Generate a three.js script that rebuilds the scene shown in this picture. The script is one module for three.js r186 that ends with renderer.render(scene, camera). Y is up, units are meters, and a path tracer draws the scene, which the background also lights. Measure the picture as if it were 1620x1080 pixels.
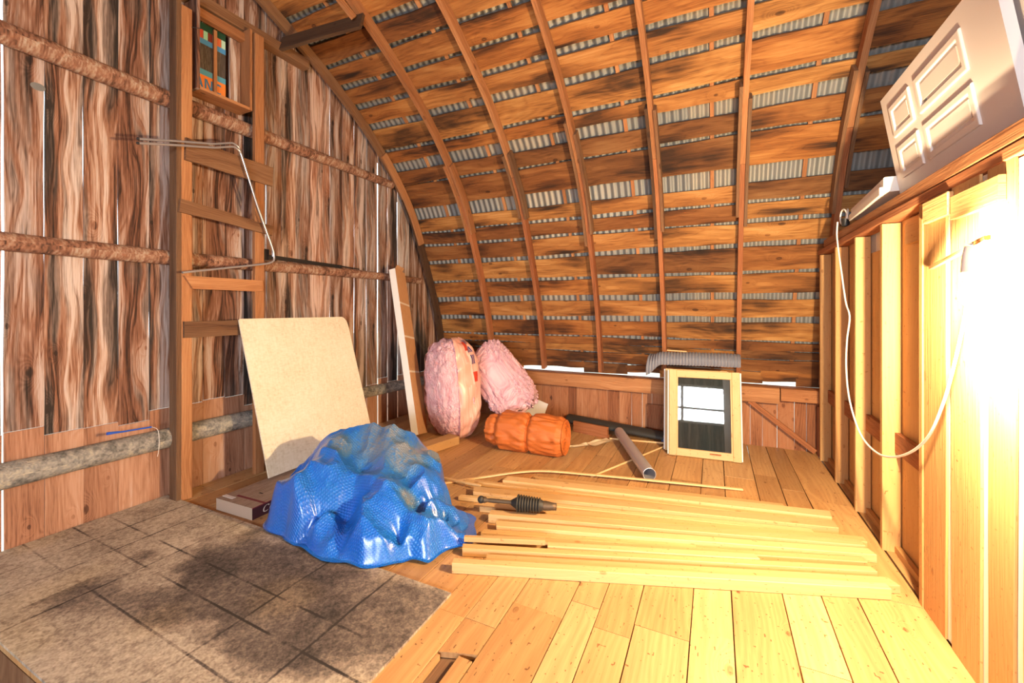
import * as THREE from 'three';
import { RectAreaLightUniformsLib } from 'three/addons/lights/RectAreaLightUniformsLib.js';
import { mergeGeometries, mergeVertices, toCreasedNormals } from 'three/addons/utils/BufferGeometryUtils.js';

// ---------- camera, sky, daylight, exposure ----------
const scene = new THREE.Scene();
const FOCAL = 670;                                             // pixels in a 1620 x 1080 frame
const camera = new THREE.PerspectiveCamera(2 * Math.atan(540 / FOCAL) * 180 / Math.PI, 1.5, 0.05, 200);
camera.position.set(0, 1.5, 0);
camera.rotation.y = Math.atan(320 / FOCAL);
camera.setViewOffset(1620, 1080, 0, 53, 1620, 1080);
scene.add(camera);
scene.background = new THREE.Color(0.86, 0.93, 1.0);           // overcast sky
scene.backgroundIntensity = 5;
RectAreaLightUniformsLib.init();
const daylight = new THREE.RectAreaLight(new THREE.Color(0.93, 0.96, 1.0), 46, 3.5, 0.95);   // soft daylight in the wide window behind the camera
daylight.position.set(.4, 1.62, 3.5); daylight.lookAt(.4, 1.62, 0); daylight.name = 'window_daylight';
scene.add(daylight);
const renderer = new THREE.WebGLRenderer();
renderer.toneMapping = THREE.LinearToneMapping;
renderer.toneMappingExposure = 1.0;
renderer.shadowMap.enabled = true;

// ---------- helpers ----------
let seed = 7;
const rnd = () => { seed = (seed + 0x6d2b79f5) | 0; let t = Math.imul(seed ^ (seed >>> 15), 1 | seed); t = (t + Math.imul(t ^ (t >>> 7), 61 | t)) ^ t; return ((t ^ (t >>> 14)) >>> 0) / 4294967296; };
const rr = (a, b) => a + (b - a) * rnd();
const pick = (a) => a[Math.floor(rnd() * a.length)];
const V = (x, y, d) => new THREE.Vector3(x, y, -d);            // d is the distance into the loft
const mix = (a, b, t) => a + (b - a) * t;
const clamp = (x, a = 0, b = 1) => Math.min(b, Math.max(a, x));
const sstep = (a, b, x) => { const t = clamp((x - a) / (b - a)); return t * t * (3 - 2 * t); };
const names = new Map();
const numbered = (n) => { const k = names.get(n) ?? 0; names.set(n, k + 1); return k ? n + '_' + String(k).padStart(3, '0') : n; };
function mesh(name, geo, mat, parent, label) {
  const m = new THREE.Mesh(geo, mat); m.name = name; m.castShadow = m.receiveShadow = true;
  if (label) m.userData.label = label;
  if (parent) parent.add(m); return m;
}
function thing(name, label, category, group) {
  const g = new THREE.Group(); g.name = numbered(name); g.userData = { label, category };
  if (group) g.userData.group = group; scene.add(g); return g;
}
function single(name, geo, mat, label, category, group) {
  const m = mesh(numbered(name), geo, mat, scene); m.userData = { label, category };
  if (group) m.userData.group = group; return m;
}
function structure(name, label, category) {
  const g = new THREE.Group(); g.name = name; g.userData = { kind: 'structure', label, category }; scene.add(g); return g;
}
function sub(name, parent) { const g = new THREE.Group(); g.name = name; parent.add(g); return g; }

// periodic noise
const PERM = new Uint16Array(1024), GRAD = new Float32Array(512);
{ const p = Array.from({ length: 512 }, (_, i) => i); for (let i = 511; i > 0; i--) { const j = Math.floor(rnd() * (i + 1)); [p[i], p[j]] = [p[j], p[i]]; } for (let i = 0; i < 1024; i++) PERM[i] = p[i & 511]; for (let i = 0; i < 512; i++) GRAD[i] = rnd() * 2 - 1; }
function pn(x, y, px, py, s = 0) {                              // value noise, period px, py (whole numbers)
  const xi = Math.floor(x), yi = Math.floor(y); let fx = x - xi, fy = y - yi;
  fx = fx * fx * (3 - 2 * fx); fy = fy * fy * (3 - 2 * fy);
  const x0 = ((xi % px) + px) % px, x1 = (x0 + 1) % px, y0 = ((yi % py) + py) % py, y1 = (y0 + 1) % py;
  const h = (a, b) => GRAD[PERM[(PERM[(a + s * 37) & 511] + b) & 511]];
  return mix(mix(h(x0, y0), h(x1, y0), fx), mix(h(x0, y1), h(x1, y1), fx), fy);
}
const n3 = (x, y, z, s = 0) => {                                // smooth 3-d value noise
  const zi = Math.floor(z); let f = z - zi; f = f * f * (3 - 2 * f);
  return mix(pn(x, y, 512, 512, (zi * 7 + s) & 255), pn(x, y, 512, 512, ((zi + 1) * 7 + s) & 255), f);
};
const ramp = (stops, t) => { t = clamp(t) * (stops.length - 1); const i = Math.min(stops.length - 2, Math.floor(t)), f = t - i; return [0, 1, 2].map((k) => mix(stops[i][k], stops[i + 1][k], f)); };
function dataTexture(w, h, fn, srgb = true) {
  const a = new Uint8Array(w * h * 4);
  for (let j = 0; j < h; j++) for (let i = 0; i < w; i++) { const c = fn((i + .5) / w, (j + .5) / h), o = (j * w + i) * 4; a[o] = clamp(c[0], 0, 255); a[o + 1] = clamp(c[1], 0, 255); a[o + 2] = clamp(c[2], 0, 255); a[o + 3] = 255; }
  const t = new THREE.DataTexture(a, w, h); t.wrapS = t.wrapT = THREE.RepeatWrapping; t.magFilter = THREE.LinearFilter; t.minFilter = THREE.LinearMipmapLinearFilter; t.generateMipmaps = true;
  if (srgb) t.colorSpace = THREE.SRGBColorSpace; t.needsUpdate = true; return t;
}
function canvasTexture(w, h, draw) { const c = document.createElement('canvas'); c.width = w; c.height = h; draw(c.getContext('2d'), w, h); const t = new THREE.CanvasTexture(c); t.colorSpace = THREE.SRGBColorSpace; t.magFilter = THREE.LinearFilter; return t; }

// wood: one tile is 1 m across the grain (u) and 2 m along it (v)
function woodTexture(o) {
  const { stops, streak = 7, along = 2, contrast = .6, rings = 12, ringAmp = .16, fibre = .12, outline = 0, knots = 10, speck = 0, s = 0, w = 1024, h = 1024, blotch = 0, grey = 0 } = o;
  const K = []; for (let i = 0; i < knots; i++) K.push([rnd(), rnd() * 2, rr(.007, .02)]);
  return dataTexture(w, h, (u, v) => {
    const x = u, y = v * 2;
    let kd = 0, kc = 0;
    for (const [kx, ky, kr] of K) {
      let dx = Math.abs(x - kx), dy = Math.abs(y - ky); if (dx > .5) dx = 1 - dx; if (dy > 1) dy = 2 - dy;
      if (dx > .12 || dy > .3) continue;
      const q = Math.hypot(dx, dy * .55) / kr; kd += 2.2 * Math.exp(-q * q / 6); if (q < 1.2) kc = Math.max(kc, 1 - sstep(.6, 1.2, q));
    }
    const wx = .05 * pn(x * 6, y * 1.5, 6, 3, s) + .018 * pn(x * 20, y * 4, 20, 8, s + 1);
    const f = (x + wx) * rings + 1.3 * pn(x * 4, y * 1, 4, 2, s + 2) + kd;
    const ring = Math.abs((f * 2.5) % 1 * 2 - 1);
    const p = pn((x + wx) * streak, y * along * .5, streak, along, s + 3) * .55 + .33 * pn((x + wx) * streak * 3, y * along, streak * 3, along * 2, s + 4) + .26 * pn((x + wx) * streak * 8, y * along * 1.5, streak * 8, along * 3, s + 10);
    let t = .5 + contrast * p + ringAmp * (ring - .5) + fibre * pn(x * 256, y * 8, 256, 16, s + 5) + .5 * fibre * pn(x * 512, y * 32, 512, 64, s + 6);
    if (blotch) t -= blotch * sstep(.15, .6, pn(x * 7, y * 2.5, 7, 5, s + 8) * .75 + .25 * pn(x * 30, y * 9, 30, 18, s + 9));
    if (outline) t -= outline * (1 - sstep(0, .07, Math.abs(p - .22))) + outline * .8 * (1 - sstep(0, .05, Math.abs(p + .3)));
    t -= kc * .3;
    if (speck && pn(x * 90, y * 60, 90, 120, s + 7) > .86) t -= speck;
    const c = ramp(stops, t);
    if (grey) { const k = grey * sstep(.0, .45, pn((x + wx * .6) * 9, y * 1, 9, 2, s + 12) * .6 + .4 * pn((x + wx) * 40, y * 3, 40, 6, s + 13)), L = c[0] * .36 + c[1] * .42 + c[2] * .22; for (let q = 0; q < 3; q++) c[q] = mix(c[q], L * [1.06, 1.03, 1.0][q], k); }   // silvered wood
    return c;
  });
}
const T = {};
T.barn = woodTexture({ stops: [[54, 37, 28], [112, 76, 55], [158, 118, 94], [192, 164, 144], [218, 206, 196]], contrast: .85, outline: .24, streak: 12, along: 2, rings: 16, ringAmp: .12, fibre: .16, knots: 9, grey: .75, s: 3 });
T.skirt = woodTexture({ stops: [[96, 66, 50], [174, 132, 104], [204, 166, 138], [212, 188, 172]], contrast: .4, outline: .1, streak: 7, rings: 12, ringAmp: .16, knots: 14, s: 23 });
T.roof = woodTexture({ stops: [[50, 32, 16], [108, 72, 36], [158, 112, 62], [186, 142, 88], [206, 170, 118]], contrast: .5, streak: 5, along: 3, rings: 6, ringAmp: .1, fibre: .1, outline: .1, knots: 5, blotch: .16, s: 41 });
T.rafter = woodTexture({ stops: [[88, 58, 40], [156, 112, 76], [188, 146, 106], [204, 170, 134]], contrast: .3, streak: 12, rings: 20, ringAmp: .14, knots: 5, s: 61 });
T.floor = woodTexture({ stops: [[120, 84, 54], [188, 150, 108], [214, 180, 134], [226, 200, 158]], contrast: .22, streak: 5, rings: 10, ringAmp: .16, fibre: .06, knots: 8, speck: .5, s: 81 });
T.pine = woodTexture({ stops: [[150, 108, 68], [214, 180, 130], [226, 196, 150], [234, 210, 172]], contrast: .16, streak: 6, rings: 16, ringAmp: .14, fibre: .05, knots: 7, speck: .3, s: 101 });
T.bark = dataTexture(512, 1024, (u, v) => { const a = pn(u * 12, v * 60, 12, 60, 5) * .5 + .5 * pn(u * 40, v * 160, 40, 160, 6) + .45 * pn(u * 4, v * 14, 4, 14, 7); return ramp([[74, 52, 42], [126, 86, 66], [150, 108, 86], [172, 144, 122], [188, 176, 162]], .45 + .5 * a); });
T.greylog = dataTexture(512, 1024, (u, v) => { const a = pn(u * 30, v * 40, 30, 40, 8) * .5 + .4 * pn(u * 90, v * 140, 90, 140, 9) + .3 * pn(u * 5, v * 9, 5, 9, 10); return ramp([[88, 86, 82], [126, 124, 120], [156, 152, 144], [188, 178, 158]], .5 + .6 * a); });
T.fibre = dataTexture(512, 512, (u, v) => { const a = 128 + 70 * pn(u * 128, v * 8, 128, 8, 11) + 50 * pn(u * 256, v * 24, 256, 24, 12); return [a, a, a]; }, false);
T.grit = dataTexture(512, 512, (u, v) => { const a = 128 + 60 * pn(u * 128, v * 128, 128, 128, 13) + 60 * pn(u * 256, v * 256, 256, 256, 14); return [a, a, a]; }, false);

const C = (r, g, b) => new THREE.Color(r / 255, g / 255, b / 255).convertSRGBToLinear();
const wood = (map, tints, rough = .82, bump = .0012) => tints.map((c) => new THREE.MeshStandardMaterial({ map, color: C(...c), roughness: rough, bumpMap: T.fibre, bumpScale: bump }));
const M = {
  barn: wood(T.barn, [[236, 226, 222], [218, 206, 204], [236, 216, 208], [206, 200, 202], [230, 232, 238]], .9, .003),
  skirt: wood(T.skirt, [[236, 224, 220], [220, 204, 198], [230, 214, 208], [210, 194, 188]], .88),
  roof: wood(T.roof, [[232, 212, 190], [206, 180, 154], [240, 226, 204], [186, 160, 138], [224, 194, 160], [170, 152, 140]], .85),
  rafter: wood(T.rafter, [[238, 216, 196], [218, 192, 170], [232, 202, 176]], .8),
  oldrafter: wood(T.rafter, [[178, 170, 166], [154, 148, 146], [112, 104, 100]], .85),
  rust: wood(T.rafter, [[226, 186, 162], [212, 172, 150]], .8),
  knee: wood(T.skirt, [[206, 170, 142], [190, 154, 128], [214, 182, 156]], .85),
  floor: wood(T.floor, [[236, 226, 214], [220, 204, 186], [234, 216, 194], [210, 194, 176], [228, 218, 204]], .55, .0006),
  pine: wood(T.pine, [[236, 226, 214], [220, 206, 190], [230, 216, 198]], .6, .0005),
  stud: wood(T.pine, [[226, 204, 176], [214, 188, 158], [232, 212, 186]], .7),
  bark: new THREE.MeshStandardMaterial({ map: T.bark, roughness: .95, bumpMap: T.grit, bumpScale: .006 }),
  greylog: new THREE.MeshStandardMaterial({ map: T.greylog, roughness: .95, bumpMap: T.grit, bumpScale: .005 }),
  dark: new THREE.MeshStandardMaterial({ color: C(48, 40, 34), roughness: .95 }),
  metal: [[146, 148, 148], [136, 140, 142], [154, 152, 146]].map((c) => new THREE.MeshStandardMaterial({ color: C(...c), metalness: .6, roughness: .52, bumpMap: T.grit, bumpScale: .0006 })),
  white: new THREE.MeshStandardMaterial({ color: C(232, 230, 226), roughness: .5 }),
  black: new THREE.MeshStandardMaterial({ color: C(30, 30, 32), roughness: .5 }),
  chrome: new THREE.MeshStandardMaterial({ color: C(190, 190, 194), metalness: .6, roughness: .22 }),
};

// a board from p0 to p1: width W, thickness T (n says which way the thickness runs), edges that wander by wob, chamfer ch
function plankGeo(L, W, TH, { seg = 1, wob = 0, ch = 0, taper = 1, cutA = 0, cutB = 0, phase = rnd() * 50 } = {}) {
  const pos = [], uv = [], u0 = rnd(), v0 = rnd();
  const rings = [];
  for (let i = 0; i <= seg; i++) {
    const y = (i / seg - .5) * L, k = mix(1, taper, i / seg);
    const e = (side) => wob * (.55 * Math.sin(y * 2.3 + phase + side * 9) + .3 * Math.sin(y * 6.1 + phase * 1.7 + side * 5) + .15 * Math.sin(y * 15 + phase * 2.3 + side));
    const x0 = -W / 2 * k + e(0), x1 = W / 2 * k + e(1), z = TH / 2;
    const pts = ch ? [[x0 + ch, -z], [x1 - ch, -z], [x1, -z + ch], [x1, z - ch], [x1 - ch, z], [x0 + ch, z], [x0, z - ch], [x0, -z + ch]] : [[x0, -z], [x1, -z], [x1, z], [x0, z]];
    rings.push(pts.map(([x, zz]) => { const c = i === 0 ? cutA : i === seg ? cutB : 0; return [x, y + c * x, zz]; }));
  }
  const n = rings[0].length, per = [0]; for (let k = 0; k < n; k++) { const a = rings[0][k], b = rings[0][(k + 1) % n]; per.push(per[k] + Math.hypot(a[0] - b[0], a[2] - b[2])); }
  const quad = (a, b, c, d, ua, ub, uc, ud) => { pos.push(...a, ...b, ...c, ...a, ...c, ...d); uv.push(...ua, ...ub, ...uc, ...ua, ...uc, ...ud); };
  for (let i = 0; i < seg; i++) for (let k = 0; k < n; k++) {
    const A = rings[i][k], B = rings[i][(k + 1) % n], Cc = rings[i + 1][(k + 1) % n], D = rings[i + 1][k];
    const q = (p, s) => [u0 + s, v0 + p[1] / 2];
    quad(A, B, Cc, D, q(A, per[k]), q(B, per[k + 1]), q(Cc, per[k + 1]), q(D, per[k]));
  }
  for (const [ring, flip] of [[rings[0], true], [rings[seg], false]]) for (let k = 1; k < n - 1; k++) {
    const t = flip ? [ring[0], ring[k + 1], ring[k]] : [ring[0], ring[k], ring[k + 1]];
    for (const p of t) { pos.push(...p); uv.push(u0 + p[0], v0 + p[2] * .5); }
  }
  const g = new THREE.BufferGeometry(); g.setAttribute('position', new THREE.Float32BufferAttribute(pos, 3)); g.setAttribute('uv', new THREE.Float32BufferAttribute(uv, 2)); g.computeVertexNormals(); return g;
}
function place(m, p0, p1, n) {
  const Y = p1.clone().sub(p0).normalize(), Z = n.clone().addScaledVector(Y, -n.dot(Y)).normalize(), X = Y.clone().cross(Z);
  m.quaternion.setFromRotationMatrix(new THREE.Matrix4().makeBasis(X, Y, Z)); m.position.copy(p0).add(p1).multiplyScalar(.5); return m;
}
const NX = new THREE.Vector3(1, 0, 0), NY = new THREE.Vector3(0, 1, 0), NZ = new THREE.Vector3(0, 0, 1);
function plank(name, p0, p1, W, TH, n, mat, parent, o = {}) {
  const m = mesh(name, plankGeo(p0.distanceTo(p1), W, TH, o), mat, parent, o.label); return place(m, p0, p1, n);
}
// a surface from a function of (i, j); both ends may be joined
function gridGeo(nu, nv, fn, uvScale = [1, 1], closeU = false) {
  const pos = [], uv = [], idx = [];
  for (let j = 0; j <= nv; j++) for (let i = 0; i <= nu; i++) { const p = fn(i / nu, j / nv); pos.push(p.x, p.y, p.z); uv.push(i / nu * uvScale[0], j / nv * uvScale[1]); }
  const w = nu + 1; for (let j = 0; j < nv; j++) for (let i = 0; i < nu; i++) { const a = j * w + i; idx.push(a, a + 1, a + w + 1, a, a + w + 1, a + w); }
  const g = new THREE.BufferGeometry(); g.setAttribute('position', new THREE.Float32BufferAttribute(pos, 3)); g.setAttribute('uv', new THREE.Float32BufferAttribute(uv, 2)); g.setIndex(idx); g.computeVertexNormals();
  if (closeU) { const N = g.attributes.normal; for (let j = 0; j <= nv; j++) { const a = j * w, b = a + nu; const x = N.getX(a) + N.getX(b), y = N.getY(a) + N.getY(b), z = N.getZ(a) + N.getZ(b), l = Math.hypot(x, y, z) || 1; N.setXYZ(a, x / l, y / l, z / l); N.setXYZ(b, x / l, y / l, z / l); } }
  return g;
}
// a swept rectangle along a list of frames {p, a, b}: half sizes along a and b
function sweepRect(frames, wa, wb, vscale = .5) {
  const pos = [], uv = [], u0 = rnd(), v0 = rnd(); let s = 0; const rings = frames.map((f, i) => { if (i) s += f.p.distanceTo(frames[i - 1].p); const c = (x, y) => f.p.clone().addScaledVector(f.a, x * wa / 2).addScaledVector(f.b, y * wb / 2); return { c: [c(-1, -1), c(1, -1), c(1, 1), c(-1, 1)], s }; });
  const us = [0, wa, wa + wb, 2 * wa + wb, 2 * wa + 2 * wb];
  const tri = (...L) => { for (const [p, a, b] of L) { pos.push(p.x, p.y, p.z); uv.push(u0 + a, v0 + b * vscale); } };
  for (let i = 0; i < rings.length - 1; i++) for (let k = 0; k < 4; k++) { const R = rings[i], Q = rings[i + 1], k1 = (k + 1) % 4; const A = [R.c[k], us[k], R.s], B = [R.c[k1], us[k + 1], R.s], D = [Q.c[k], us[k], Q.s], E2 = [Q.c[k1], us[k + 1], Q.s]; tri(A, B, E2, A, E2, D); }
  const f = rings[0].c, l = rings.at(-1).c; tri([f[0], 0, 0], [f[2], wa, .02], [f[1], wa, 0], [f[0], 0, 0], [f[3], 0, .02], [f[2], wa, .02]); tri([l[0], 0, 0], [l[1], wa, 0], [l[2], wa, .02], [l[0], 0, 0], [l[2], wa, .02], [l[3], 0, .02]);
  const g = new THREE.BufferGeometry(); g.setAttribute('position', new THREE.Float32BufferAttribute(pos, 3)); g.setAttribute('uv', new THREE.Float32BufferAttribute(uv, 2)); g.computeVertexNormals(); return g;
}
const tube = (pts, r, seg = 40, rad = 8) => new THREE.TubeGeometry(new THREE.CatmullRomCurve3(pts, false, 'catmullrom', .4), seg, r, rad);

// ---------- the bowed roof: section of the sheathing's inner face, as (d, y), from the eave over the ridge ----------
const SECTION = (() => {
  const P = [[5.62, .62], [5.57, .9], [5.42, 1.5], [5.08, 2.32], [4.72, 2.98], [4.1, 3.62], [3.4, 4.08], [2.7, 4.42], [1.9, 4.78], [1.1, 5.08], [.4, 5.3], [-.3, 5.08], [-1.1, 4.78], [-1.9, 4.42], [-2.6, 4.08], [-3.3, 3.62], [-3.75, 3.2]];
  const pts = [], Q = [[2 * P[0][0] - P[1][0], 2 * P[0][1] - P[1][1]], ...P, [P.at(-1)[0] - .4, P.at(-1)[1] - .4]];
  for (let i = 0; i < P.length - 1; i++) for (let k = 0; k < 24; k++) { const t = k / 24, [a, b, c, d] = Q.slice(i, i + 4); pts.push([0, 1].map((q) => .5 * (2 * b[q] + (c[q] - a[q]) * t + (2 * a[q] - 5 * b[q] + 4 * c[q] - d[q]) * t * t + (3 * b[q] - a[q] - 3 * c[q] + d[q]) * t ** 3))); }
  pts.push(P.at(-1)); const S = [0]; for (let i = 1; i < pts.length; i++) S.push(S[i - 1] + Math.hypot(pts[i][0] - pts[i - 1][0], pts[i][1] - pts[i - 1][1]));
  const at = (s) => { let i = 0; while (i < S.length - 2 && S[i + 1] < s) i++; const f = (s - S[i]) / (S[i + 1] - S[i]), a = pts[i], b = pts[i + 1]; const d = mix(a[0], b[0], f), y = mix(a[1], b[1], f), l = Math.hypot(b[0] - a[0], b[1] - a[1]); const td = (b[0] - a[0]) / l, ty = (b[1] - a[1]) / l; return { d, y, td, ty, nd: ty, ny: -td }; };   // (nd, ny) points out of the barn
  return { at, len: S.at(-1), yAt: (d) => { for (let i = 1; i < pts.length; i++) if ((pts[i - 1][0] - d) * (pts[i][0] - d) <= 0) return mix(pts[i - 1][1], pts[i][1], (d - pts[i - 1][0]) / ((pts[i][0] - pts[i - 1][0]) || 1)); return d > 5 ? .62 : 3.2; } };
})();
const onRoof = (x, s, off) => { const q = SECTION.at(s); return V(x, q.y + q.ny * off, q.d + q.nd * off); };
const roofFrames = (x, s0, s1, off, n) => Array.from({ length: n + 1 }, (_, i) => { const s = mix(s0, s1, i / n), q = SECTION.at(s); return { p: onRoof(x, s, off), a: NX, b: V(0, q.ny, q.nd) }; });
const RIDGE = 7.52, XL = -4.06, XR = 4.25;
const rafterX = [-3.85, -2.96, -2.15, -1.35, -.55, .25, 1.05, 1.86, 2.66, 3.46];
{
  const ceiling = structure('ceiling', 'bowed barn roof of spaced brown boards under corrugated metal on bent rafters', 'roof');
  const rows = [[.156, .292], [.308, .392], [.401, .495], [.526, .722], [.793, .995], [1.08, 1.292], [1.339, 1.588], [1.648, 1.859], [1.898, 2.061], [2.097, 2.266], [2.44, 2.759], [2.79, 2.97], [3.109, 3.246], [3.29, 3.552], [3.637, 3.835], [3.9, 4.09], [4.15, 4.35], [4.4, 4.6], [4.67, 4.87], [4.92, 5.15], [5.22, 5.42]];
  for (let s = 5.48; s < SECTION.len - .2; s += .45) rows.push([s, s + .4]);
  for (const [a, b] of [[XL, -2.5], [-1.6, -1.02], [-.62, .5], [.82, XR]]) { const q = SECTION.at(.08); plank('roof_board', onRoof(a, .08, .014), onRoof(b, .08, .014), .14, .022, V(0, q.ny, q.nd), pick(M.roof), ceiling, { seg: 6, wob: .008 }); }
  for (const [a, b] of [[-2.52, -1.58], [-1.04, -.6], [.48, .84]]) { const q = SECTION.at(.105); plank('roof_board', onRoof(a, .1, .014), onRoof(b, .11, .014), .1, .022, V(0, q.ny, q.nd), pick(M.roof), ceiling, { seg: 14, wob: .022 }); }
  rows.forEach(([a, b], r) => {
    const W = b - a, sm = (a + b) / 2, q = SECTION.at(sm), nrm = V(0, q.ny, q.nd), joints = r < 21 ? [XL, pick([-2.15, -1.35, -2.96]), pick([-.55, .25]), 1.86, XR] : [XL, XR];
    for (let k = 0; k < joints.length - 1; k++) {
      const o = rr(-.01, .01), tilt = r > 6 && r < 21 ? rr(-.012, .012) : rr(-.004, .004);
      plank('roof_board', onRoof(joints[k] + .004, sm - tilt, .012 + Math.abs(o)), onRoof(joints[k + 1] - .004, sm + tilt, .012 + Math.abs(o)), W, .022, nrm, pick(M.roof), ceiling, { seg: r < 21 ? Math.ceil((joints[k + 1] - joints[k]) * 5) : 1, wob: r < 21 ? .012 : 0 });
    }
  });
  // nailing strips between the boards and the metal
  for (const x of rafterX.slice(0, 8)) mesh('nailing_strip', sweepRect(roofFrames(x + .53, .14, 6, .036, 24), .035, .022), pick(M.rafter), ceiling);
  // corrugated sheets
  const pitch = .076;
  for (let x = XL, i = 0; x < XR; x += pitch * 10, i++) for (const [s0, s1, ns] of [[.13, RIDGE, 44], [RIDGE, SECTION.len, 16]]) {
    const w = pitch * 10 + .03, n = 66, lift = (i % 2) * .002;
    mesh('corrugated_sheet', gridGeo(n, ns, (a, b) => onRoof(x + a * w, mix(s0, s1, b), .062 + lift + .009 * Math.sin(a * w / pitch * 2 * Math.PI)), [2, 8]), M.metal[i % 3], ceiling);
  }
  // bent rafters: a lower and an upper piece joined by a splice plate on each cheek
  for (const x of rafterX) {
    const g = sub('rafter', ceiling), gable = x < -3.5, cut = rr(2.45, 2.75), u0 = rr(3.0, 3.3), u1 = rr(1.85, 2.1);
    const lower = gable ? M.oldrafter : M.rust, upper = gable || x > 1.5 ? M.oldrafter : M.rafter;
    mesh('lower_piece', sweepRect(roofFrames(x, .05, cut, -.056, 20), .046, .108), pick(lower), g);
    mesh('upper_piece', sweepRect(roofFrames(x, cut + .004, SECTION.len - .3, -.056, 46), .046, .108), pick(upper), g);
    for (const k of gable ? [1] : [-1, 1]) mesh('splice_plate', sweepRect(roofFrames(x + k * .038, u1 + rr(-.15, .15), u0 + rr(-.12, .12), -.076, 16), .028, .112), pick(x > -2.5 ? M.oldrafter : M.rafter), g);
  }
  plank('collar_board', V(-3.86, 4.10, 2.79), V(-2.9, 4.12, 2.9), .17, .03, V(0, .35, -1), M.oldrafter[2], ceiling, { seg: 6, wob: .01 });
  plank('short_brace', V(-3.1, 4.42, 2.55), V(-2.96, 4.14, 2.86), .06, .03, NX, M.rafter[0], ceiling);
}

// ---------- gable wall ----------
const GX = -3.95;
{
  const wall = structure('wall_left', 'weathered brown vertical board gable wall with daylight showing between boards', 'wall');
  const edges = [.82, 1.0, 1.18, 1.37, 1.56, 1.75, 1.94, 2.13, 2.31, 2.48, 2.7, 2.86, 3.02, 3.2, 3.46, 3.64, 3.82, 4.02, 4.22, 4.4, 4.6, 4.85, 5.1, 5.35, 5.6];
  const gaps = { 1: .013, 1.18: .004, 1.37: .003, 1.56: .004, 1.75: .003, 1.94: .005, 2.13: .003, 2.31: .003, 2.7: .007, 3.46: .013, 3.82: .015, 4.02: .014, 4.22: .022, 4.4: .017, 4.6: .015, 4.85: .008 };
  const joint = { .82: .72, 1: .73, 1.18: .67, 1.37: .665, 1.56: .635, 1.75: .705, 1.94: .7, 2.13: .71, 2.31: .7 };
  for (let d = .82 - .23; d > -3.6; d -= .23) edges.unshift(d);
  for (let i = 0; i < edges.length - 1; i++) {
    const a = edges[i] + (gaps[edges[i]] ?? .0005) / 2, b = edges[i + 1] - (gaps[edges[i + 1]] ?? .0005) / 2, c = (a + b) / 2, seen = edges[i] > .5;
    const j = joint[edges[i]] ?? (edges[i] > 2.4 ? rr(.5, .6) : .7), top = SECTION.yAt(edges[i] < .4 ? edges[i + 1] : edges[i]) + .04;
    if (top > j + .1) plank('board', V(GX - .008, j, c), V(GX - .008 + rr(-.004, .004), top, c), b - a, .014, NX, pick(M.barn), wall, { seg: seen ? Math.max(2, Math.round((top - j) * 5)) : 1, wob: seen ? .0038 : 0 });
    plank('skirt_board', V(GX - .004, -.3, c), V(GX - .004, Math.min(j, top) - .003, c), b - a + .002, .014, NX, pick(M.skirt), wall, { seg: seen ? 3 : 1, wob: seen ? .002 : 0 });
  }
  // log girts
  const log = (y0, y1, d0, d1, r0, r1, mat, s, label) => {
    const g = gridGeo(20, 70, (a, b) => { const r = mix(r0, r1, b) * (1 + .05 * n3(Math.cos(a * 6.283) * 2 + 9, Math.sin(a * 6.283) * 2 + 9, b * 22 + 5, s)), bend = .014 * Math.sin(b * 7 + s), c = a * Math.PI * 2; return V(GX + mix(r0, r1, b) + .004 + r * Math.cos(c), mix(y0, y1, b) + bend + r * Math.sin(c), mix(d0, d1, b)); }, [.5, 5], true);
    const m = mesh('log_girt', g, mat, wall, label); const cap = new THREE.CircleGeometry(r1 * .98, 20); const cm = mesh('log_end', cap, M.rafter[1], m); cm.position.copy(V(GX + r1 + .004, y1 + .014 * Math.sin(7 + s), d1 - .0005)); cm.rotation.y = Math.PI;
  };
  log(3.19, 3.13, -1, 4.42, .078, .05, M.bark, 1, 'upper reddish bark log');
  log(1.93, 1.89, -1, 5.05, .066, .046, M.bark, 2, 'middle brown bark log');
  log(.53, .43, -1, 5.2, .086, .062, M.greylog, 3, 'lower weathered grey log');
  plank('girt_board', V(GX + .06, 4.06, 1.5), V(GX + .06, 4.06, 3.1), .1, .1, NX, M.oldrafter[0], wall, { seg: 6, wob: .006 });
  mesh('tin_patch', (() => { const g = new THREE.CircleGeometry(.035, 20); g.scale(1, .7, 1); return g; })(), M.metal[1], wall, 'small grey tin patch over a knot').position.copy(V(GX + .003, 2.93, 1.15)); wall.children.at(-1).rotation.y = Math.PI / 2;
}
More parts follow.
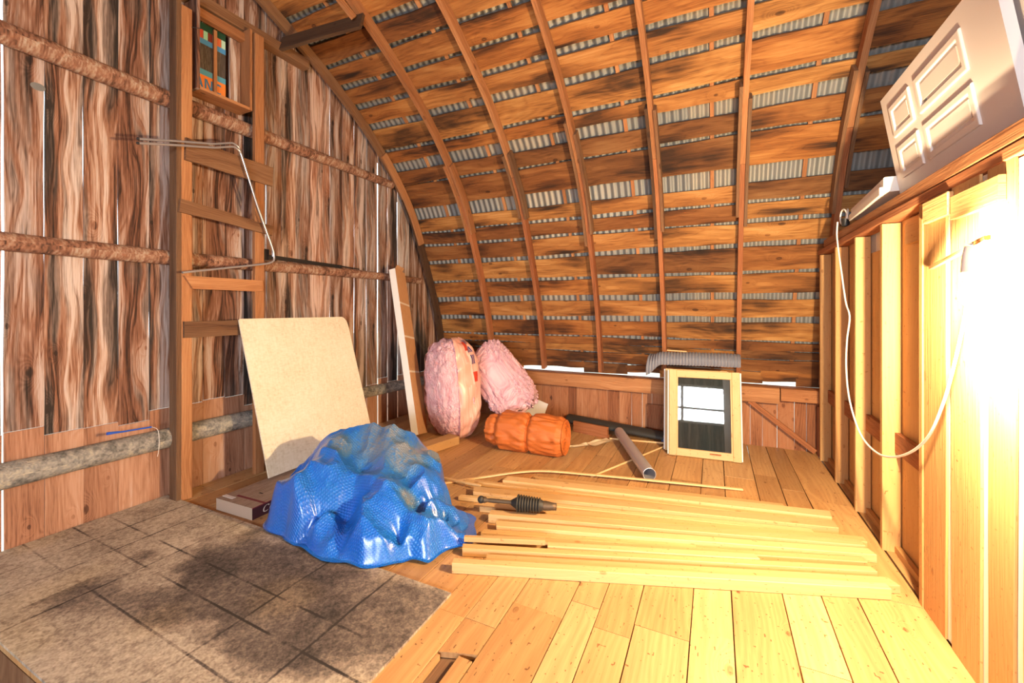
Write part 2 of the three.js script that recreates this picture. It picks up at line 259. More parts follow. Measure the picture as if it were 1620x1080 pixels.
// small boxed opening high in the gable, with a painted board behind it
{
  const g = thing('opening_box', 'deep boxed opening high in the gable above the ladder with painted board inside', 'opening');
  const d0 = 1.99, d1 = 2.42, y0 = 3.27, y1 = 4.0, xf = -3.74;
  for (const d of [d0, d1]) plank('side_board', V((GX + xf) / 2, y0, d), V((GX + xf) / 2, y1, d), xf - GX - .02, .022, NZ, d === d0 ? M.barn[1] : M.rafter[1], g);
  plank('sill_board', V((GX + xf) / 2, y0 + .012, d0 + .012), V((GX + xf) / 2, y0 + .012, d1 - .012), xf - GX - .02, .024, NY, M.rafter[0], g);
  plank('head_board', V(GX + .1, y1 - .06, d0 + .012), V(GX + .1, y1 - .06, d1 - .012), .07, .06, NX, M.rafter[1], g);
  plank('stop_board', V(GX + .06, 3.3, 2.36), V(GX + .06, 3.9, 2.36), .09, .02, NX, M.barn[4], g);
  plank('muntin', V(GX + .05, 3.3, 2.2), V(GX + .05, 3.9, 2.2), .025, .02, NX, M.rafter[0], g);
  const paint = canvasTexture(256, 448, (c, w, h) => {
    c.fillStyle = '#4b4440'; c.fillRect(0, 0, w, h);
    for (let i = 0; i < 500; i++) { c.fillStyle = ['#6b5f58', '#3a3330', '#7a7468', '#584a44'][i % 4]; c.fillRect(rnd() * w, rnd() * h, 2, 20 + rnd() * 60); }
    c.fillStyle = '#1f4a36'; c.fillRect(0, 0, w, 44);
    ['#e9d7e6', '#8fd8bd', '#c8503a', '#9fe0cc', '#7c2f22', '#e8f0e6', '#d8734a', '#bfe6d2'].forEach((f, i) => { c.fillStyle = f; c.fillRect(i * 32, 44, 30, 54); });
    c.fillStyle = '#4d95d2'; c.fillRect(0, 98, w, 34); c.fillStyle = '#57a3c4'; c.fillRect(0, 292, w, 36);
    c.fillStyle = '#ef8a3c'; c.fillRect(0, 328, w, 120); c.fillStyle = '#3f7fb8'; c.font = 'bold 92px sans-serif'; c.fillText('ANC', 36, 412);
  });
  const p = new THREE.BoxGeometry(.29, .6, .012); mesh('painted_board', p, [0, 1, 2, 3, 4, 5].map((i) => (i === 4 ? new THREE.MeshStandardMaterial({ map: paint, roughness: .6 }) : M.dark)), g, 'orange, blue and green painted board with letters');
  g.children.at(-1).position.copy(V(GX + .025, 3.62, 2.155)); g.children.at(-1).rotation.y = Math.PI / 2;
}

// ---------- knee wall under the eave ----------
{
  const wall = structure('wall_far', 'low knee wall of narrow brown vertical boards under the roof eave', 'wall');
  for (let x = XL + .05, i = 0; x < 1.3; i++) { const w = rr(.1, .16); plank('board', V(x + w / 2, -.02, 5.335), V(x + w / 2, .6, 5.335), w - .003, .018, NZ, pick(M.knee), wall, { seg: 2, wob: .0015 }); x += w; }
  plank('wall_plate', V(XL + .1, .572, 5.27), V(.62, .572, 5.27), .165, .1, NZ, M.rafter[0], wall, { seg: 8, wob: .003, ch: .004 });
  plank('wall_plate', V(.63, .59, 5.27), V(1.3, .59, 5.27), .13, .1, NZ, M.rafter[2], wall, { ch: .004 });
  plank('sill_beam', V(XL, .61, 5.46), V(XR, .61, 5.46), .2, .05, NY, M.rafter[1], wall);
  plank('diagonal_brace', V(.34, .5, 5.24), V(.93, .03, 5.24), .05, .03, NZ, M.rust[0], wall);
  plank('post', V(.97, 0, 5.22), V(.97, .5, 5.22), .05, .05, NZ, M.rust[1], wall);
  plank('corner_panel', V(-.62, .02, 5.29), V(-.62, .35, 5.29), .22, .02, NZ, M.knee[1], wall);
  plank('far_closing_board', V(XR, .3, 5.34), V(1.3, .3, 5.34), .66, .02, NZ, M.rafter[1], wall);
}

// ---------- floor ----------
{
  const floor = structure('floor', 'loft floor of wide yellow pine planks running towards the eave', 'floor');
  const lines = [-3.93, -3.7, -3.46, -3.22, -2.98, -2.76, -2.55, -2.33, -2.12, -1.9, -1.68, -1.46, -1.25, -1.09, -.925, -.663, -.515, -.343, -.1, .08, .322, .502, .668, .95];
  for (let i = 0; i < lines.length - 1; i++) {
    const x0 = lines[i], x1 = lines[i + 1], c = (x0 + x1) / 2;
    const cuts = [5.33, rr(3.9, 4.8), rr(2.75, 3.6), rr(1.75, 2.25), .4, -3.3];
    for (let k = 0; k < cuts.length - 1; k++) {
      let a = cuts[k], b = cuts[k + 1];
      if (c < -2.2) { if (a <= .75) continue; b = Math.max(b, .72); }         // the stair opening
      const dy = rr(-.0015, .0015), mat = pick(M.floor);
      if (Math.abs(x0 + 1.09) < .001 && b < 1.5 && a > 1.6) { plank('floor_plank', V(c, -.0125, a - .001), V(c, -.0125, 1.56), x1 - x0 - .004, .025, NY, mat, floor, { seg: 4, wob: .0012, cutB: .35 }); plank('floor_plank', V(x0 + .01, -.0125, 1.52), V(x0 + .01, -.0125, b + .001), .016, .025, NY, mat, floor, {}); plank('floor_plank', V(x1 - .036, -.0125, 1.55), V(x1 - .036, -.0125, b + .001), .066, .025, NY, mat, floor, {}); plank('under_board', V(c, -.04, 1.8), V(c, -.04, .4), .2, .02, NY, M.oldrafter[1], floor, {}); continue; }
      if (Math.abs(x0 + 1.09) < .001 && a < 1.5) { plank('floor_plank', V(c, -.0125, .3), V(c, -.0125, b), x1 - x0 - .004, .025, NY, mat, floor, {}); continue; }
      plank('floor_plank', V(c, -.0125 + dy, a - .001), V(c, -.0125 + dy, b + .001), x1 - x0 - .0035 - rr(0, .003), .025, NY, mat, floor, { seg: 5, wob: .001, ch: .0012 });
    }
  }
  plank('far_room_floor', V(2.6, -.0125, 5.3), V(2.6, -.0125, -3.4), 3.28, .025, NY, M.floor[1], floor);
  plank('subfloor', V(.1, -.17, 5.5), V(.1, -.17, .72), 8.4, .03, NY, M.oldrafter[0], floor);
  plank('subfloor', V(1.05, -.17, .715), V(1.05, -.17, -3.5), 6.5, .03, NY, M.oldrafter[0], floor);
  for (let d = 4.9; d > -3; d -= .61) plank('joist', V(d < .75 ? -2.1 : -3.94, -.09, d), V(4.2, -.09, d), .13, .04, NZ, M.oldrafter[0], floor);
  for (let k = 0; k < 4; k++) plank('stair_tread', V(-3.9, -.22 - .2 * k, .58 - .24 * k), V(-2.25, -.22 - .2 * k, .58 - .24 * k), .25, .03, NY, M.oldrafter[0], floor);
  const bay = sub('stair_well', floor); mesh('trimmer', new THREE.BoxGeometry(1.75, 1.5, .03), M.oldrafter[0], bay).position.copy(V(-3.08, -.78, .735)); mesh('well_side', new THREE.BoxGeometry(.03, 1.5, 4.2), M.oldrafter[0], bay).position.copy(V(-2.2, -.78, -1.35)); mesh('well_side', new THREE.BoxGeometry(.03, 1.5, 4.2), M.oldrafter[0], bay).position.copy(V(-3.98, -.85, -1.35)); mesh('well_end', new THREE.BoxGeometry(1.8, 1.5, .03), M.oldrafter[0], bay).position.copy(V(-3.08, -.85, -3.45)); mesh('well_landing', new THREE.BoxGeometry(1.8, .03, 4.2), M.oldrafter[0], bay).position.copy(V(-3.08, -1.53, -1.35));  // unseen well sides, end and landing added to keep sky light out
}
// worn panel sheets on the floor, ruled lines, dirt and stains in their colour
{
  const tex = dataTexture(1536, 768, (u, v) => {
    const x = -3.93 + u * 2.69, d = .72 + v * 1.14;
    const flake = pn(u * 180, v * 70, 180, 70, 31) * .5 + .5 * pn(u * 400, v * 190, 400, 190, 32), big = pn(u * 12, v * 6, 12, 6, 33) * .5 + pn(u * 33, v * 15, 33, 15, 34) * .3 + pn(u * 90, v * 40, 90, 40, 35) * .25;
    let t = .72 + .3 * flake + .2 * big;
    const wob = .16 * pn(u * 9, v * 5, 9, 5, 36) + .07 * pn(u * 30, v * 14, 30, 14, 37);
    const e = Math.hypot((x + 1.95) / 1.0, (d - 1.52) / .38) + wob * 1.6, e2 = Math.abs((d - 1.12) - (x + 2.7) * .3) + wob * .4 + (x > -2 || x < -3.1 ? .2 : 0);
    const stain = Math.max(1 - sstep(.75, 1.15, e), .75 * (1 - sstep(.05, .2, e2)), .6 * (1 - sstep(.04, .14, Math.hypot(x + 3.1, (d - 1.35) * 1.4) + wob * .4)));
    t -= stain * (.46 + .1 * flake);
    for (const q of [-3.6, -3.33, -2.96, -2.04, -1.61]) t -= .5 * (1 - sstep(.003, .009, Math.abs(x - q + .004 * pn(v * 8, 1, 8, 2, 38)))) * (.65 + .45 * pn(v * 14, q * 3 + 9, 14, 512, 39));
    for (const q of [1.05, 1.28, 1.46]) t -= .5 * (1 - sstep(.003, .008, Math.abs(d - q + .02 * (x + 2.5)))) * (.5 + .7 * pn(u * 20, q * 9, 20, 512, 40));
    const c = ramp([[40, 36, 35], [86, 77, 73], [134, 121, 110], [172, 160, 144], [200, 190, 174]], t); const w = sstep(.2, .7, pn(u * 7, v * 3, 7, 3, 42)); return [c[0] + w * 2, c[1], c[2] - w * 6];
  });
  const mat = new THREE.MeshStandardMaterial({ map: tex, roughness: .85, bumpMap: T.grit, bumpScale: .001 });
  const g = new THREE.BoxGeometry(2.69, .012, 1.14); const p = g.attributes.position, uv = g.attributes.uv;
  for (let i = 0; i < p.count; i++) uv.setXY(i, p.getX(i) / 2.69 + .5, -p.getZ(i) / 1.14 + .5);
  single('floor_panel', g, mat, 'stained grey-brown wood panel with ruled dark lines on the floor by the gable wall', 'panel').position.copy(V(-2.585, .0065, 1.29));
}

// ---------- stud partition ----------
const PX = .94;
{
  const wall = structure('wall_right', 'open stud partition of yellow lumber backed by vertical boards beside a bare lamp', 'wall');
  const studs = [5.08, 4.5, 3.93, 3.38, 2.82];
  studs.forEach((d, i) => { plank('stud', V(PX + .045, .0, d), V(PX + .045, 2.02, d), .09, .04, NZ, M.stud[i % 3], wall, { ch: .003 }); });
  plank('bottom_plate', V(PX + .075, .02, 5.2), V(PX + .075, .02, 2.85), .03, .04, NY, M.stud[1], wall);
  plank('top_plate', V(PX + .045, 2.05, 5.15), V(PX + .045, 2.05, -.4), .1, .045, NY, M.rust[0], wall, { seg: 6, wob: .004, ch: .003 });
  plank('top_plate', V(PX + .05, 2.11, 4.9), V(PX + .05, 2.11, -.4), .1, .065, NY, M.rafter[1], wall, { seg: 6, wob: .006, ch: .004 });
  for (let i = 0; i < 4; i++) plank('blocking', V(PX + .075, .64 + .012 * i, studs[i] - .021), V(PX + .075, .64 + .012 * i, studs[i + 1] + .021), .12, .03, NX, M.rust[i % 2], wall);  // darker wood tint here puts the shade between the studs into the colour
  const b = [[5.3, 5.06], [5.05, 4.8], [4.79, 4.55], [4.54, 4.28], [4.26, 4.0], [3.98, 3.7], [3.38, 3.1], [3.09, 2.82]];
  const face = [[2.798, 2.575], [2.525, 2.3], [2.25, 2.09], [2.04, 1.84], [1.8, 1.55], [1.54, 1.25], [1.24, .95], [.94, .6], [.59, .3], [.29, -.05], [-.06, -.4]];
  face.forEach(([a, c], i) => plank('facing_board', V(PX + .01, 0, (a + c) / 2), V(PX + .01, 2.03, (a + c) / 2 + rr(-.004, .004)), Math.abs(a - c), .01, NX, M.stud[(i + 1) % 3], wall, { seg: 6, wob: i < 4 ? .006 : 0, ch: .002 }));
  b.forEach(([a, c], i) => plank('backing_board', V(PX + .105, 0, (a + c) / 2), V(PX + .105, i === 5 ? 1.9 : 2.08, (a + c) / 2 + rr(-.006, .006)), Math.abs(a - c) - .002, .018, NX, M.stud[i % 3], wall, { seg: 6, wob: .005 }));
  for (const [d, w] of [[3.1, .26]]) plank('head_block', V(PX + .08, 1.94, d + w / 2), V(PX + .08, 1.94, d - w / 2), .14, .025, NX, M.stud[2], wall);
  for (const [d, w, y] of [[2.62, .24, 1.96], [2.3, .34, 1.93]]) plank('head_block', V(PX - .008, y, d + w / 2), V(PX - .008, y, d - w / 2), .1, .022, NX, M.stud[2], wall, { ch: .002 });
  for (const [a, c] of [[5.3, 3.9, .123], [3.895, 2.805, .123], [2.795, 1.5, .033], [1.495, .3, .033], [.295, -.4, .033]].map((q) => q)) { const x = PX + (a > 2.8 ? .123 : .022); plank('white_slit_backing', V(x, 0, (a + c) / 2), V(x, a > 2.8 ? 2.1 : 2.02, (a + c) / 2), a - c, .012, NX, M.white, wall); }  // white sheets added behind the boards so the gaps read as bright light slits
}
// walls behind the camera and beyond the partition close the loft; a wide window lets the day in
{
  const back = structure('wall_back', 'board wall behind the viewer with a wide double window', 'wall'), z = -3.42;
  const win = { x0: -1.4, x1: 2.2, y0: 1.13, y1: 2.12 };
  for (let x = XL; x < XR; x += .4) {
    const c = x + .2, inWin = c > win.x0 && c < win.x1;
    if (inWin) { plank('board', V(c, -.1, z), V(c, win.y0, z), .4, .03, NZ, M.barn[2], back); plank('board', V(c, win.y1, z), V(c, 3.7, z), .4, .03, NZ, M.barn[2], back); }
    else plank('board', V(c, -.1, z), V(c, 3.7, z), .4, .03, NZ, M.barn[1], back);
  }
  const w = structure('window_1', 'wide double window in the wall behind the viewer', 'window');
  for (const x of [win.x0 + .1, .4, win.x1 - .1]) plank('window_post', V(x, win.y0, z + .03), V(x, win.y1, z + .03), .07, .06, NZ, M.white, w);
  for (const y of [win.y0, win.y1, 1.5]) plank('window_rail', V(win.x0, y, z + .03), V(win.x1, y, z + .03), .06, .05, NZ, M.white, w);
  const far = structure('wall_beyond', 'board wall closing the room beyond the partition', 'wall');
  for (let d = -3.4; d < 5.6; d += .45) plank('board', V(XR - .03, -.1, d + .22), V(XR - .03, SECTION.yAt(clamp(d + .2, -3.4, 5.5)) + .1, d + .22), .45, .03, NX, M.barn[0], far);
  const side = structure('wall_low', 'lower wall of the barn closing the stair opening', 'wall');
  plank('board', V(XL, -.12, -3.4), V(XR, -.12, -3.4), .3, .04, NZ, M.oldrafter[0], side);
  const ground = structure('ground', 'pale ground outside the barn', 'ground');
  plank('field', V(0, -3.2, 60), V(0, -3.2, -60), 120, .2, NY, new THREE.MeshStandardMaterial({ color: C(150, 152, 138), roughness: 1 }), ground);
}

// ---------- ladder on the gable wall ----------
{
  const g = thing('wall_ladder', 'wooden ladder of mismatched board rungs fixed to the weathered gable wall', 'ladder');
  const xr = -3.755;
  plank('rail', V(xr, .0, 1.9), V(xr, 3.86, 1.9), .075, .042, NX, M.rafter[0], g, { ch: .003, seg: 6, wob: .002 });
  plank('rail', V(xr - .03, .0, 1.845), V(xr - .03, 4.1, 1.845), .035, .1, NX, M.oldrafter[1], g, { ch: .003 });
  plank('rail', V(xr, .0, 2.49), V(xr, 3.98, 2.49), .085, .042, NX, M.rafter[1], g, { ch: .003, seg: 6, wob: .002 });
  const xf = xr + .0345;
  plank('rung', V(xf, 2.74, 1.88), V(xf, 2.72, 2.6), .17, .024, NX, M.oldrafter[0], g, { seg: 6, wob: .006, label: 'wide grey-brown board rung' });
  plank('rung', V(xf, 2.29, 1.84), V(xf, 2.22, 2.6), .095, .024, NX, M.oldrafter[0], g, { seg: 8, wob: .014, taper: .8, label: 'wavy grey rung' });
  plank('rung', V(xf, 1.7, 1.9), V(xf, 1.7, 2.5), .1, .024, NX, M.rafter[0], g, { seg: 4, wob: .002, cutA: .6, label: 'new orange-brown rung' });
  plank('rung', V(xf, 1.33, 1.87), V(xf, 1.33, 2.52), .13, .024, NX, M.oldrafter[1], g, { seg: 4, wob: .003, label: 'dark brown rung' });
  mesh('nail', tube([V(xf - .01, 3.72, 1.93), V(xf + .03, 3.73, 1.99)], .003, 4, 6), M.black, g);
}
{
  const g = thing('bent_tube_frame', 'shiny bent steel tube frame hooked over the upper ladder rung', 'metal frame');
  const pts = [[2.66, 1.555], [2.73, 1.80], [2.80, 2.06], [2.86, 2.21], [2.83, 2.27], [2.4, 2.42], [2.02, 2.57], [1.935, 2.575], [1.9, 2.5], [1.77, 1.83]];
  for (const k of [0, 1]) {
    const P = pts.slice(k ? 0 : 0, k ? 8 : 10).map(([y, d]) => V(-3.66 + (k ? -.045 : 0), y + (k ? .045 : 0), d + (k ? .02 : 0)));
    const m = mesh('tube', new THREE.TubeGeometry(new THREE.CatmullRomCurve3(P, false, 'catmullrom', .15), 90, .009, 10), M.chrome, g); mesh('end_plug', new THREE.SphereGeometry(.0105, 12, 8), M.black, m).position.copy(P[0]);
  }
}
{
  const g = thing('black_rail', 'thin black metal rail lying on the middle log beside the ladder', 'metal rail');
  plank('channel', V(-3.80, 1.985, 2.6), V(-3.82, 1.965, 3.5), .035, .025, NX, M.black, g); plank('rod', V(-3.80, 1.972, 3.45), V(-3.80, 1.96, 3.75), .012, .012, NX, M.black, g); plank('bracket', V(-3.79, 1.95, 2.58), V(-3.79, 2.05, 2.58), .05, .04, NX, M.black, g);
}
{
  const g = thing('blue_brush_handle', 'thin blue plastic handle with a white string lying on the lower grey log', 'handle');
  const blue = new THREE.MeshStandardMaterial({ color: C(30, 88, 200), roughness: .35 });
  mesh('rod', new THREE.TubeGeometry(new THREE.LineCurve3(V(-3.83, .615, 1.5), V(-3.83, .603, 1.71)), 6, .006, 8), blue, g); plank('grip', V(-3.83, .622, 1.45), V(-3.83, .616, 1.52), .02, .016, NX, blue, g, { ch: .004, taper: .6 });
  mesh('string', tube([V(-3.83, .605, 1.71), V(-3.775, .585, 1.725), V(-3.765, .5, 1.73), V(-3.775, .42, 1.73), V(-3.79, .38, 1.73)], .0018, 24, 6), M.white, g);
}

// ---------- panel, cartons and bundles by the gable wall ----------
{
  const tex = dataTexture(512, 512, (u, v) => { const a = pn(u * 60, v * 130, 60, 130, 51) * .5 + .4 * pn(u * 160, v * 30, 160, 30, 52) + .35 * pn(u * 6, v * 6, 6, 6, 53); return ramp([[204, 190, 160], [226, 214, 188], [236, 226, 204], [242, 234, 216]], .5 + .4 * a); });
  const shape = new THREE.Shape(); const w = 1.18, h = 1.36; shape.moveTo(0, 0); shape.lineTo(w, 0); shape.lineTo(w, h - .1); shape.quadraticCurveTo(w - .005, h - .02, w - .06, h); shape.lineTo(.01, h); shape.lineTo(0, h - .01); shape.lineTo(0, 0);
  const g = new THREE.ExtrudeGeometry(shape, { depth: .012, bevelEnabled: false }); const p = g.attributes.position, uv = g.attributes.uv; for (let i = 0; i < p.count; i++) uv.setXY(i, p.getX(i) * .8, p.getY(i) * .8);
  const m = single('board_panel', g, new THREE.MeshStandardMaterial({ map: tex, roughness: .75 }), 'cream wood-fibre panel leaning on the ladder and gable wall behind the blue sheet', 'panel');
  m.position.copy(V(-3.3, .104, 2.27)); const Y = V(-.4, 1.285, .004).normalize(), X = V(0, 0, 1); const Z = X.clone().cross(Y).normalize(); X.copy(Y).cross(Z); m.quaternion.setFromRotationMatrix(new THREE.Matrix4().makeBasis(X, Y, Z));
}
{
  const g = thing('flooring_carton', 'long flat carton with dark red side and white lettering under the leaning panel', 'box');
  const side = canvasTexture(1024, 96, (c, w, h) => { c.fillStyle = '#3d1620'; c.fillRect(0, 0, w, h); c.fillStyle = '#d8c9bd'; c.font = 'italic 72px serif'; c.fillText('Cer', 60, 72); c.fillStyle = '#7a2a34'; c.fillRect(0, 0, w, 8); });
  const top = canvasTexture(256, 768, (c, w, h) => { c.fillStyle = '#a58f7d'; c.fillRect(0, 0, w, h); for (let i = 0; i < 900; i++) { c.fillStyle = ['#b39d89', '#94806f', '#a8927e', '#8b7664'][i % 4]; c.fillRect(rnd() * w, rnd() * h, 3, 10 + rnd() * 50); } c.fillStyle = '#7a3038'; c.fillRect(60, 700, 196, 14); c.fillStyle = '#3a3028'; for (const [x, y] of [[130, 640], [180, 500], [90, 420], [150, 300], [200, 210]]) c.fillRect(x, y, 26, 9); });
  const plain = new THREE.MeshStandardMaterial({ color: C(170, 150, 134), roughness: .85 });
  const m = mesh('carton_body', new THREE.BoxGeometry(.4, .085, 1.2), [new THREE.MeshStandardMaterial({ map: side, roughness: .7 }), plain, new THREE.MeshStandardMaterial({ map: top, roughness: .8 }), plain, plain, plain], g); m.position.copy(V(-3.16, .0435, 2.5)); m.rotation.y = .03;
  const t = new THREE.BoxGeometry(.12, .002, .03); const tape = mesh('tape', t, M.white, g); tape.position.copy(V(-3.28, .0875, 1.95));
}
{
  const g = thing('tall_carton', 'tall narrow carton with side coloured daylit white leaning in the corner by the pink insulation', 'box');
  const tan = dataTexture(256, 512, (u, v) => { const k = v * 1.0, line = (Math.abs(k - .78) < .006 || Math.abs(k - .57) < .006 || Math.abs(k - .36) < .006) ? 1 : 0; const band = k > .38 && k < .57 ? .12 : 0; const a = .5 + .15 * pn(u * 40, v * 60, 40, 60, 61); return line ? [222, 206, 186] : ramp([[168, 116, 72], [196, 148, 104], [206, 162, 120]], a - band); });
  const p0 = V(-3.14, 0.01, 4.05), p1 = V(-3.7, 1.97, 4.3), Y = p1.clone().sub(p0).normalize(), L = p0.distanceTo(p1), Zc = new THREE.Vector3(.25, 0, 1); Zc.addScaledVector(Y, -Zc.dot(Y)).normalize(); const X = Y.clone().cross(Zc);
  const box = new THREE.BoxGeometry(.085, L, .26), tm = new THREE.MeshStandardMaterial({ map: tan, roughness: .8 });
  const m = mesh('carton_body', box, [tm, tm, tm, tm, M.white, M.white], g); m.quaternion.setFromRotationMatrix(new THREE.Matrix4().makeBasis(X, Y, Zc)); m.position.copy(p0).add(p1).multiplyScalar(.5);  // narrow sides coloured white to hold the daylight that falls on them
  const flap = plank('top_flap', p1.clone().addScaledVector(Zc, -.02), p1.clone().addScaledVector(Zc, -.02).addScaledVector(Y, .06).addScaledVector(X, .05), .18, .004, X, tm, g); flap.updateMatrix();
}
// closed lumpy bodies
function blob(rx, ry, rz, ex, noise, freq, s, nu = 72, nv = 54) {
  const pw = (v, e) => Math.sign(v) * Math.abs(v) ** e;
  return gridGeo(nu, nv, (a, b) => { const th = a * Math.PI * 2, ph = (b - .5) * Math.PI * .9999; const x = pw(Math.cos(ph), ex) * pw(Math.cos(th), ex), y = pw(Math.sin(ph), ex), z = pw(Math.cos(ph), ex) * pw(Math.sin(th), ex); const k = 1 + noise * (n3(x * freq + 20, y * freq + 20, z * freq + 20, s) + .5 * n3(x * freq * 2.7 + 20, y * freq * 2.7 + 20, z * freq * 2.7 + 20, s + 9)); return new THREE.Vector3(x * rx * k, y * ry * k, z * rz * k); }, [3, 2], true);
}
const fluffBump = dataTexture(512, 512, (u, v) => { const a = 128 + 60 * pn(u * 24, v * 24, 24, 24, 71) + 50 * pn(u * 60, v * 60, 60, 60, 72) + 40 * pn(u * 150, v * 150, 150, 150, 73); return [a, a, a]; }, false);
const fluffMap = dataTexture(512, 512, (u, v) => { const a = .5 + .3 * pn(u * 20, v * 20, 20, 20, 74) + .25 * pn(u * 70, v * 70, 70, 70, 75); return ramp([[220, 156, 168], [238, 188, 198], [248, 212, 218]], a); });
const pinkMat = new THREE.MeshStandardMaterial({ map: fluffMap, roughness: 1, bumpMap: fluffBump, bumpScale: .02 });
{
  const g = thing('insulation_bundle', 'tall bundle of folded pink insulation in a torn printed bag', 'insulation');
  g.position.copy(V(-2.75, 0.0, 4.2)); g.rotation.set(.04, -.42, .08);
  const b = mesh('insulation_batt', blob(.34, .56, .25, .72, .04, 7, 4, 150, 120), pinkMat, g); b.position.y = .57;
  const film = canvasTexture(512, 512, (c, w, h) => { c.fillStyle = '#f0b7a4'; c.fillRect(0, 0, w, h); for (let i = 0; i < 60; i++) { c.fillStyle = ['#f4c6b4', '#e8a594', '#f6d2c4'][i % 3]; c.fillRect(rnd() * w, rnd() * h, 8 + rnd() * 26, 30 + rnd() * 110); } c.fillStyle = '#c8402c'; c.fillRect(40, 300, 34, 180); c.fillRect(300, 60, 60, 60); c.fillRect(200, 210, 90, 26); c.fillStyle = '#2b3a7c'; for (let i = 0; i < 9; i++) c.fillRect(200 + (i % 3) * 38, 40 + Math.floor(i / 3) * 52, 26, 38); c.fillStyle = '#4a4640'; c.fillRect(120, 440, 34, 44); });
  const filmMat = new THREE.MeshPhysicalMaterial({ map: film, roughness: .35, transmission: .15, thickness: 0, side: THREE.DoubleSide });
  const pw = (v, e) => Math.sign(v) * Math.abs(v) ** e;
  const shell = (a0, a1, b0, b1, k0, s) => gridGeo(34, 44, (a, b) => { const ragged = .05 * n3(b * 9 + 3, s, 4, 6); const th = mix(a0 + (a < .02 ? ragged : 0), a1, a), ph = mix(b0, b1, b); const x = pw(Math.cos(ph), .72) * pw(Math.cos(th), .72), y = pw(Math.sin(ph), .72), z = pw(Math.cos(ph), .72) * pw(Math.sin(th), .72); const k = k0 + .05 * n3(x * 6 + 30, y * 5 + 30, z * 6 + 30, s) + .03 * Math.sin(b * 40 + a * 9); return new THREE.Vector3(x * .34 * k, y * .56 * Math.min(k, 1.06) + .57, z * .25 * k); });
  mesh('bag_film', shell(-.95, .35, -1.45, 1.35, 1.07, 3), filmMat, g, 'torn pink plastic bag with red and blue print');
  mesh('bag_edge', shell(2.3, 3.3, -1.45, 1.0, 1.05, 5), filmMat, g, 'pink plastic bag edge');
}
{
  const g = gridGeo(1, 1, () => new THREE.Vector3()); g.dispose();
  const q = blob(.48, .29, .15, .42, .09, 9, 8, 170, 130);
  const m = single('insulation_batt', q, pinkMat, 'loose fluffy pink insulation batt slumped behind the orange roll', 'insulation');
  m.position.copy(V(-2.42, .6, 4.74)); m.rotation.set(-.35, .1, -.78);
}
{
  const g = thing('rolled_sleeping_bag', 'orange rolled-up nylon bag tied with a cord on the floor', 'bedroll');
  const A = V(-2.2, .19, 4.06), B = V(-1.36, .19, 4.1), ax = B.clone().sub(A), L = ax.length(); ax.normalize(); const side = new THREE.Vector3().crossVectors(ax, NY).normalize();
  const mat = new THREE.MeshStandardMaterial({ color: C(192, 104, 46), roughness: .5, side: THREE.DoubleSide, bumpMap: T.grit, bumpScale: .002 });
  const rad = (t, c) => { let r = .2; r *= 1 - .17 * Math.exp(-(((t - .56) / .035) ** 2)) - .2 * Math.exp(-(((t - .13) / .04) ** 2)); r *= .72 + .28 * sstep(-.02, .2, t); r *= 1 - .12 * sstep(.93, 1, t); const fold = .5 * Math.sin(c * 9 + t * 14 + 2 * n3(t * 4, Math.cos(c) * 2 + 5, Math.sin(c) * 2 + 5)) + n3(t * 9, Math.cos(c) * 3 + 5, Math.sin(c) * 3 + 5, 3); const crease = Math.abs(n3(t * 5 + c * .8 + 9, Math.cos(c) * 5 + 9, Math.sin(c) * 5 + 9, 12)); return r * (1 + .045 * fold * (1 - .4 * t) + .09 * (crease - .3) + .03 * Math.sin(c * 16 + t * 30) * Math.exp(-(((t - .56) / .16) ** 2)) + .04 * Math.sin(c * 13 + t * 8) * Math.exp(-(((t - .13) / .14) ** 2))) * (Math.sin(c) < -.7 ? 1 + .1 * (Math.sin(c) + .7) : 1); };
  const at = (t, c, r) => A.clone().addScaledVector(ax, t * L).addScaledVector(side, r * Math.cos(c)).addScaledVector(NY, r * Math.sin(c));
  mesh('roll', gridGeo(120, 90, (a, b) => at(b, a * 6.2832, rad(b, a * 6.2832)), [3, 4], true), mat, g);
  mesh('spiral_end', gridGeo(90, 40, (a, b) => { const c = a * 6.2832, r = rad(1, c) * b, q = (b * 4.2 - a) % 1; return at(1, c, r).addScaledVector(ax, .045 * (1 - b * b) * 0 - .025 * Math.abs(((q + 1) % 1) * 2 - 1) * (1 - .6 * b ** 6) + .012); }), mat, g, 'spiral end of the roll');
  mesh('gathered_end', gridGeo(60, 14, (a, b) => { const c = a * 6.2832, r = rad(0, c) * b; return at(0, c, r).addScaledVector(ax, -.06 * (1 - b) + .015 * Math.sin(c * 11) * b * (1 - b) * 4); }), mat, g);
  const cord = []; for (let i = 0; i <= 40; i++) { const c = i / 40 * 6.2832; cord.push(at(.56, c, rad(.56, c) + .004)); }
  mesh('cord', new THREE.TubeGeometry(new THREE.CatmullRomCurve3(cord), 80, .006, 6), new THREE.MeshStandardMaterial({ color: C(206, 98, 26), roughness: .6 }), g);
}
{ const m = single('timber', plankGeo(1.12, .16, .09, { seg: 4, wob: .003, ch: .004 }), M.pine[1], 'short yellow timber lying on the floor under the insulation bundle', 'timber'); place(m, V(-2.86, .0455, 2.93), V(-2.62, .0455, 3.92), NY); }

